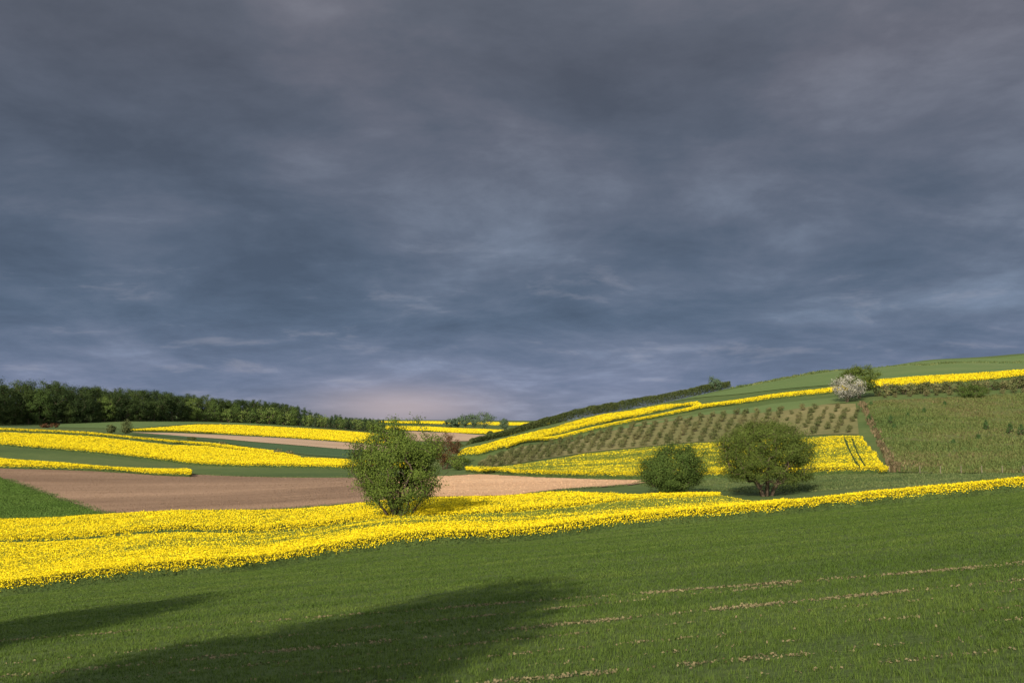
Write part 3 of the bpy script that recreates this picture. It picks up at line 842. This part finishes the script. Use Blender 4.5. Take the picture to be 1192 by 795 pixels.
# distant trees in the gap
for k, (px, py, h, w, lab) in enumerate([
        (523, 497, 9, 7, 'leftmost low tree of the distant clump in the valley gap'),
        (531, 497, 10, 6, 'second low tree of the distant clump in the valley gap'),
        (541, 498, 14, 6, 'slim middle tree of the distant clump in the valley gap'),
        (551, 499, 17, 6, 'tall narrow tree left of the biggest distant tree'),
        (564, 500, 22, 11, 'biggest tree of the distant clump in the valley gap'),
        (587, 501, 14, 5, 'lone upright tree right of the distant clump'),
        (618, 500, 7, 7, 'low dark distant tree just above the lower end of the hedge'),
        (633, 500, 11, 3.5, 'slim distant tree poking up behind the hedge')]):
    p = spot(px, py, 780)
    d = p[1]
    tree('distant_tree', lab, 'tree', p, (M['bark'], L['far']), H=h * S * d, R=w * S * d, hb=0.12 * h * S * d, seed=60 + k, n_att=60, stems=1, leaf=0.0011 * d, per=30, clump=0.085 * h * S * d, r_tip=0.06)


# ------------------------------------------------------------------ hedge on the hill
def hedge(name, label, line, h, w, mat, n_per_m, leaf, seed, up=0.0):
    rg = np.random.default_rng(seed)
    P = np.array(line, float)
    Ls = np.linalg.norm(np.diff(P, axis=0), axis=1); cum = np.concatenate([[0], np.cumsum(Ls)]); T = cum[-1]
    n = int(T * n_per_m); s = rg.uniform(0, T, n)
    x = np.interp(s, cum, P[:, 0]); y = np.interp(s, cum, P[:, 1]); hh = h if np.isscalar(h) else np.interp(s, cum, h)
    a = rg.uniform(0, math.pi, n); rr = np.sqrt(rg.random(n)) * 0.5 + 0.5
    lump = 0.85 + 0.22 * fbm(s * 0.3, s * 0 + 3, seed, 3)
    oy = np.cos(a) * rr * w * lump; oz = np.sin(a) ** 0.8 * rr * hh * lump
    x = x + rg.normal(size=n) * 0.15; y = y + oy
    C = np.column_stack([x, y, hgt(x, y) + np.maximum(oz, 0.05)])
    m = Mesh(); quads(m, C, leaf, rg, 0, 0.6)
    put(name, m.build(name, [mat]), label, 'hedge')


hl = []
for px in (535, 550, 570, 600, 629, 660, 688, 720, 747, 776, 806, 830, 850):
    u = float(uv_of(px, 480)[0]); ds = np.linspace(240, 400, 200); d = ds[int(np.argmax(hgt(u * ds, ds) / ds))] + 1.5
    hl.append((u * d, d))
hedge('hedge', 'long dark green hedge climbing the skyline of the right hill', hl, [1.5, 1.6, 1.8, 2.2, 2.7, 3.0, 3.3, 3.3, 3.3, 3.2, 3.2, 3.2, 2.6], 1.7, L['hedge'], 420, 0.34, 71)

# ------------------------------------------------------------------ rows of bushes on the hill
proto = []
for k in range(4):
    mt, ml = grow(H=1.9, R=0.82, hb=0.1, seed=80 + k, n_att=26, stems=4, spread=0.7, leaf=0.3, per=16, clump=0.25, lob=0.25)
    proto.append((mt.build('trunk', [M['bark']]), ml.build('crown', [L['shrub']])))
bot = np.array([(556, 546), (600, 540), (680, 527), (750, 520), (830, 514), (900, 509), (960, 506), (1000, 505)], float)
topl = np.array([(556, 539), (620, 520), (740, 495), (830, 483), (900, 477), (960, 474), (1000, 473)], float)
rg = np.random.default_rng(90)
nb = 0
px = 566.0
while px < 998:
    yb = np.interp(px, bot[:, 0], bot[:, 1]); yt = np.interp(px, topl[:, 0], topl[:, 1])
    rows = 8
    for r in range(rows):
        f = (r + 0.45) / rows
        lean = (f - 0.5) * 16
        qx = px + lean + rg.normal() * 0.6
        if qx > 1000 or qx < 556: continue
        if px > 880 and rg.random() < 0.12: continue
        yb2 = np.interp(qx, bot[:, 0], bot[:, 1]); yt2 = np.interp(qx, topl[:, 0], topl[:, 1])
        p = spot(qx, yb2 + (yt2 - yb2) * f + rg.normal() * 0.4)
        sc = (0.8 if px < 960 else 0.68) * rg.uniform(0.6, 1.15)
        tm, cm = proto[nb % 4]
        lab = 'dark olive bush in the slanting rows planted on the dry hill slope'
        o = put('row_bush', None, lab, 'bush', None, 'rows of bushes on the dry slope', None, p, rg.uniform(0, 6.28), (sc, sc, sc * rg.uniform(.85, 1.1)))
        put('trunk', tm, parent=o); put('crown', cm, parent=o)
        nb += 1
    px += 11.5 if px < 700 else 13.2

# shrubs of the dark row under the yellow strip at the right
for k, px in enumerate(np.concatenate([np.arange(1024, 1200, 9.5), np.arange(1030, 1200, 15)])):
    back = k < len(np.arange(1024, 1200, 9.5))
    yy = np.interp(px, [1020, 1100, 1192], [461, 457, 452]) if back else np.interp(px, [1020, 1100, 1192], [463.5, 460, 457])
    p = spot(px + rg.normal() * 1.5, yy)
    tm, cm = proto[k % 4]
    sc = rg.uniform(1.2, 1.6) if back else rg.uniform(0.55, 0.9)
    o = put('hedgerow_shrub', None, 'dark shrub in the row under the thin yellow strip, above the meadow' if back else 'low shrub at the foot of the dark shrub row above the meadow',
            'shrub', None, 'shrub row above the meadow' if back else 'low shrubs fronting the row', None, p, rg.uniform(0, 6.28), (sc * 1.15, sc * 1.15, sc))
    put('trunk', tm, parent=o); put('crown', cm, parent=o)

# seedling conifers in the meadow
for k, (px, py, h, lab) in enumerate([
        (1012, 491, 9, 'young conifer just right of the dead bracken line'),
        (1037, 494, 11, 'largest young conifer in the left half of the meadow'),
        (1041, 499, 5, 'tiny conifer at the foot of the largest left seedling'),
        (1057, 485, 4, 'tiny conifer in the upper left of the meadow'),
        (1076, 481, 6, 'small conifer midway up the meadow below the green bush'),
        (1100, 472, 5, 'small conifer highest in the meadow'),
        (1148, 500, 11, 'lone tall young conifer in the right half of the meadow'),
        (1139, 513, 8, 'bushy seedling below the lone tall conifer'),
        (1176, 505, 13, 'left one of the conifer pair near the right edge'),
        (1189, 507, 14, 'right one of the conifer pair near the right edge'),
        (1110, 517, 5, 'tiny seedling in the brown middle of the meadow'),
        (1014, 472, 4, 'tiny seedling beneath the white flowering bush')]):
    p = spot(px, py); d = p[1]
    tree('young_conifer', lab, 'conifer', p, (M['bark'], L['conifer']), 'young conifers in the meadow', H=h * S * d, R=0.42 * h * S * d, hb=0.05, seed=110 + k, n_att=44, stems=1, leaf=0.2, per=18, clump=0.13, ang=1.0, fork=0.9, lob=0.1)

# fence posts along the foot of the meadow
for k, px in enumerate((1071, 1095, 1119, 1143, 1167, 1191)):
    p = spot(px, 551)
    m = Mesh(); A = np.array([[0, 0, -0.3], [0, 0, 1.0]]); tubes(m, A[:1], A[1:], np.array([0.06]), np.array([0.055]), 8)
    m.add([(0.055 * math.cos(a), 0.055 * math.sin(a), 1.0) for a in np.arange(8) * math.pi / 4], [list(range(8))])
    put('fence_post', m.build('fence_post', [M['post_wood']]), 'weathered wooden fence post along the foot of the rough meadow', 'fence post', None, 'fence posts at the foot of the meadow', None, p)

# ------------------------------------------------------------------ wood on the left ridge
wood = {'broad': [], 'pale': [], 'pine': [], 'low': []}
for k in range(5):
    mt, ml = grow(H=20, R=6.0, hb=0.6, seed=130 + k, n_att=70, stems=1, leaf=0.6, per=85, clump=0.95, lob=0.34, sprig=0.03, r_tip=0.03, shell=0.5, fork=0.5)
    t = mt.build('trunk', [M['bark']])
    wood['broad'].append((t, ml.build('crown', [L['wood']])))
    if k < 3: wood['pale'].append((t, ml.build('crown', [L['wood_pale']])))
for k in range(3):
    mt, ml = grow(H=15, R=2.9, hb=0.5, seed=140 + k, n_att=50, stems=1, leaf=0.7, per=20, clump=0.6, lob=0.15, r_tip=0.05, fork=0.9, ang=1.0)
    wood['pine'].append((mt.build('trunk', [M['bark']]), ml.build('crown', [L['wood_pine']])))
    mt, ml = grow(H=9, R=4.2, hb=0.6, seed=150 + k, n_att=50, stems=3, spread=.5, leaf=0.65, per=22, clump=0.7, lob=0.3, r_tip=0.04)
    wood['low'].append((mt.build('trunk', [M['bark']]), ml.build('crown', [L['wood_pale']])))

LABW = {'broad': 'dark green broadleaf tree in the dense wood on the left ridge', 'pale': 'lighter green broadleaf tree standing in the front of the dense wood',
        'pine': 'narrow dark tree in the low right end of the wood', 'low': 'low rounded tree fringing the right part of the wood'}
rg = np.random.default_rng(160)
front_px = np.array([(-60, 497), (0, 494.5), (75, 493.5), (150, 490.5), (230, 490.5), (300, 493), (350, 496), (420, 502), (450, 503)], float)
top_px = np.array([(-60, 440), (0, 444), (40, 447), (80, 448), (130, 452), (180, 455), (230, 461), (262, 465), (300, 466), (345, 472), (370, 480), (420, 486), (450, 488)], float)
nt_ = 0
for row in range(4):
    px = -50 + row * 2.5
    while px < 448:
        yb = np.interp(px, front_px[:, 0], front_px[:, 1]); yt = np.interp(px, top_px[:, 0], top_px[:, 1])
        b = spot(px, yb, 440)
        d = b[1] * (1 + 0.022 * row) + rg.uniform(0, 5)
        u = float(uv_of(px, yb)[0]); x, y = u * d, d
        z = float(hgt(x, y))
        want = (HOR - yt) * S * d - z
        if px > 345: kind = 'pine' if rg.random() < 0.75 else 'low'
        elif px > 225 and row == 0: kind = 'low' if rg.random() < 0.75 else 'pale'
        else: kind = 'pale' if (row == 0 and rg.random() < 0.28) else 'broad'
        hh = {'broad': 20, 'pale': 20, 'pine': 15, 'low': 9}[kind]
        if kind == 'low': target = (want * rg.uniform(.5, .75)) if px <= 345 else want * rg.uniform(.7, .9)
        else: target = want * (rg.uniform(0.66, 0.98) if row == 0 else rg.uniform(0.88, 1.06))
        sz = target / hh
        sx = max(sz, 0.55) * rg.uniform(0.9, 1.2)
        tm, cm = wood[kind][rg.integers(len(wood[kind]))]
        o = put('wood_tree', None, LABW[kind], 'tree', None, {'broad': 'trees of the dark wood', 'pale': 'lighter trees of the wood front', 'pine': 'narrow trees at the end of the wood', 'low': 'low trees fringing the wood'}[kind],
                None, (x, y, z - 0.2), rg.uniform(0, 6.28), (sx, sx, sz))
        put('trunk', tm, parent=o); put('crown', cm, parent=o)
        nt_ += 1
        wpx = {'broad': 5.6, 'pale': 5.6, 'pine': 3.2, 'low': 4.2}[kind] * sx * F / d
        px += wpx * (1.35 if row else 1.2) * rg.uniform(0.85, 1.15)

# ------------------------------------------------------------------ sun direction and the trees whose shadows lie on the foreground
AZ, EL = math.radians(19.0), math.radians(25.0)
LD = np.array([math.sin(AZ) * math.cos(EL), math.cos(AZ) * math.cos(EL), -math.sin(EL)])   # light travels this way


def shadow_tree(name, label, tip_px, dist, H_over, R, seed):
    """a tree toward the sun whose top shades the ground seen at tip_px"""
    x, y = unproj([tip_px])[0]; z = float(hgt(x, y))
    topp = np.array([x, y, z]) - LD * dist
    gz = float(hgt(topp[0], topp[1])); H = topp[2] - gz
    tree(name, label, 'tree', (topp[0], topp[1], gz), (M['bark'], L['bush']), H=H, R=R, hb=H * 0.14, seed=seed, n_att=260, stems=1, leaf=0.55, per=110, clump=0.75, lob=0.08, r_tip=0.03, shell=0.1, fork=0.55)
    return H


shadow_tree('shade_tree', 'tall tree outside the frame whose shadow darkens the bottom centre of the cereal', (590, 685), 50, 0, 3.1, 171)
shadow_tree('shade_tree', 'tall tree outside the frame whose shadow reaches in from the left edge', (190, 701), 50, 0, 5.4, 172)

# ------------------------------------------------------------------ light and sky
sun = bpy.data.lights.new('sun', 'SUN'); sun.energy = 4.6; sun.angle = math.radians(0.55); sun.color = (1.0, 0.87, 0.69)
so = bpy.data.objects.new('sun', sun); COL.objects.link(so)
so.rotation_euler = Vector(LD).to_track_quat('-Z', 'Y').to_euler()

w = bpy.data.worlds.new('World'); scene.world = w; w.use_nodes = True
nt = w.node_tree
for n in list(nt.nodes): nt.nodes.remove(n)
N = lambda t, **k: nt.nodes.new(t)
out = N('ShaderNodeOutputWorld'); bg = N('ShaderNodeBackground'); bg.inputs['Strength'].default_value = 0.1
nt.links.new(bg.outputs[0], out.inputs[0])
sky = N('ShaderNodeTexSky'); sky.sky_type = 'NISHITA'; sky.sun_disc = False; sky.sun_elevation = EL; sky.sun_rotation = math.pi + AZ
tc = N('ShaderNodeTexCoord'); sep = N('ShaderNodeSeparateXYZ'); nt.links.new(tc.outputs['Generated'], sep.inputs[0])


def mth(op, a, b=None, c=None, clamp=False):
    n = nt.nodes.new('ShaderNodeMath'); n.operation = op; n.use_clamp = clamp
    for i, v in enumerate((a, b, c)):
        if v is None: continue
        if isinstance(v, (int, float)): n.inputs[i].default_value = v
        else: nt.links.new(v, n.inputs[i])
    return n.outputs[0]


def mixc(f, a, b):
    n = nt.nodes.new('ShaderNodeMix'); n.data_type = 'RGBA'
    for s, v in (('Factor', f), ('A', a), ('B', b)):
        if isinstance(v, (int, float)): n.inputs[s].default_value = v
        elif isinstance(v, tuple): n.inputs[[i for i, q in enumerate(n.inputs) if q.identifier == s + '_Color'][0]].default_value = (*v, 1)
        else:
            key = [i for i, q in enumerate(n.inputs) if q.identifier == (s + '_Float' if s == 'Factor' else s + '_Color')][0]
            nt.links.new(v, n.inputs[key])
    if isinstance(f, (int, float)): n.inputs[0].default_value = f
    return n.outputs[[i for i, q in enumerate(n.outputs) if q.identifier == 'Result_Color'][0]]


X, Y, Z = sep.outputs
den = mth('ADD', mth('MAXIMUM', Z, 0.0), 0.17)
cx = mth('DIVIDE', X, den); cy = mth('DIVIDE', Y, den)
cmb = N('ShaderNodeCombineXYZ'); nt.links.new(cx, cmb.inputs[0]); nt.links.new(cy, cmb.inputs[1])


def cloud_noise(scale, st, detail, rough, dist, off=(0, 0, 0), rot=0.0):
    mp = N('ShaderNodeMapping'); mp.inputs['Scale'].default_value = st; mp.inputs['Location'].default_value = off; mp.inputs['Rotation'].default_value = (0, 0, rot)
    nt.links.new(cmb.outputs[0], mp.inputs[0])
    n = N('ShaderNodeTexNoise'); n.inputs['Scale'].default_value = scale; n.inputs['Detail'].default_value = detail
    n.inputs['Roughness'].default_value = rough; n.inputs['Distortion'].default_value = dist
    nt.links.new(mp.outputs[0], n.inputs['Vector'])
    return n.outputs['Fac']


def rmp(v, cols):
    r = ramp(nt, cols); nt.links.new(v, r.inputs['Fac']); return r.outputs['Color']


# heavy cloud in front: rolls of three sizes, colour by height above the horizon
n1 = cloud_noise(0.55, (0.8, 0.5, 1), 6, 0.5, 0.6, (3.1, 1.7, 0), 0.35)
n2 = cloud_noise(1.7, (0.8, 0.62, 1), 9, 0.58, 0.35, (7.3, 2.2, 0), 0.2)
n3 = cloud_noise(4.2, (0.5, 0.55, 1), 10, 0.64, 0.25, (1.3, 5.2, 0), 0.05)
nn = mth('ADD', mth('ADD', mth('MULTIPLY', n1, 0.32), mth('MULTIPLY', n2, 0.4)), mth('MULTIPLY', n3, 0.28))
nn = mth('MULTIPLY_ADD', nn, 1.95, -0.475)
K = 14.2 / 2 ** 0.9
k = lambda r, g, b: (r * K, g * K, b * K)
elev = rmp(Z, [(0.0, k(0.135, 0.158, 0.22)), (0.035, k(0.125, 0.155, 0.23)), (0.1, k(0.082, 0.113, 0.166)), (0.2, k(0.077, 0.098, 0.138)), (0.34, k(0.085, 0.094, 0.122)), (0.6, k(0.14, 0.145, 0.17))])
shade = rmp(nn, [(0.3, (0.68, 0.72, 0.75)), (0.44, (0.88, 0.91, 0.93)), (0.54, (1.12, 1.08, 1.07)), (0.64, (1.44, 1.37, 1.32)), (0.78, (1.9, 1.78, 1.7))])
mul = N('ShaderNodeMix'); mul.data_type = 'RGBA'; mul.blend_type = 'MULTIPLY'; mul.inputs[0].default_value = 1.0
ia = [i for i, q in enumerate(mul.inputs) if q.identifier == 'A_Color'][0]; ib = [i for i, q in enumerate(mul.inputs) if q.identifier == 'B_Color'][0]
nt.links.new(elev, mul.inputs[ia]); nt.links.new(shade, mul.inputs[ib])
front = mul.outputs[[i for i, q in enumerate(mul.outputs) if q.identifier == 'Result_Color'][0]]
# thin pale wisps low in the sky
wz = rmp(Z, [(0.0, (0.2, 0.2, 0.2)), (0.03, (1, 1, 1)), (0.12, (1, 1, 1)), (0.2, (0, 0, 0))])
wsp = rmp(n3, [(0.56, (0, 0, 0)), (0.68, (1, 1, 1))])
front = mixc(mth('MULTIPLY', mth('MULTIPLY', wz, wsp), 0.3), front, k(0.23, 0.23, 0.27))
# sunlit pinkish break low over the valley gap
dx = mth('DIVIDE', mth('ADD', X, 0.11), 0.085); dz = mth('DIVIDE', mth('SUBTRACT', Z, 0.012), 0.02)
gl = mth('POWER', 2.718, mth('MULTIPLY', mth('ADD', mth('MULTIPLY', dx, dx), mth('MULTIPLY', dz, dz)), -1.0))
front = mixc(mth('MULTIPLY', mth('MULTIPLY', gl, mth('MAXIMUM', Y, 0.0)), 0.75), front, k(0.36, 0.3, 0.31))
# behind the camera the cloud breaks and the clear sky with bright clouds shows
brk = rmp(n1, [(0.36, (0, 0, 0)), (0.54, (1, 1, 1))])
back = mixc(brk, sky.outputs[0], k(1.9, 1.85, 1.85))
fac = rmp(mth('MULTIPLY_ADD', Y, 0.5, 0.5), [(0.32, (1, 1, 1)), (0.58, (0, 0, 0))])
col = mixc(fac, front, back)
nt.links.new(col, bg.inputs['Color'])

scene.view_settings.view_transform = 'Standard'
scene.view_settings.look = 'None'
scene.view_settings.exposure = 0.9
scene.view_settings.gamma = 1.0
scene.view_settings.use_curve_mapping = False
scene.cycles.max_bounces = 5
scene.cycles.diffuse_bounces = 3
scene.cycles.transmission_bounces = 3
print('bushes', nb, 'wood', nt_)
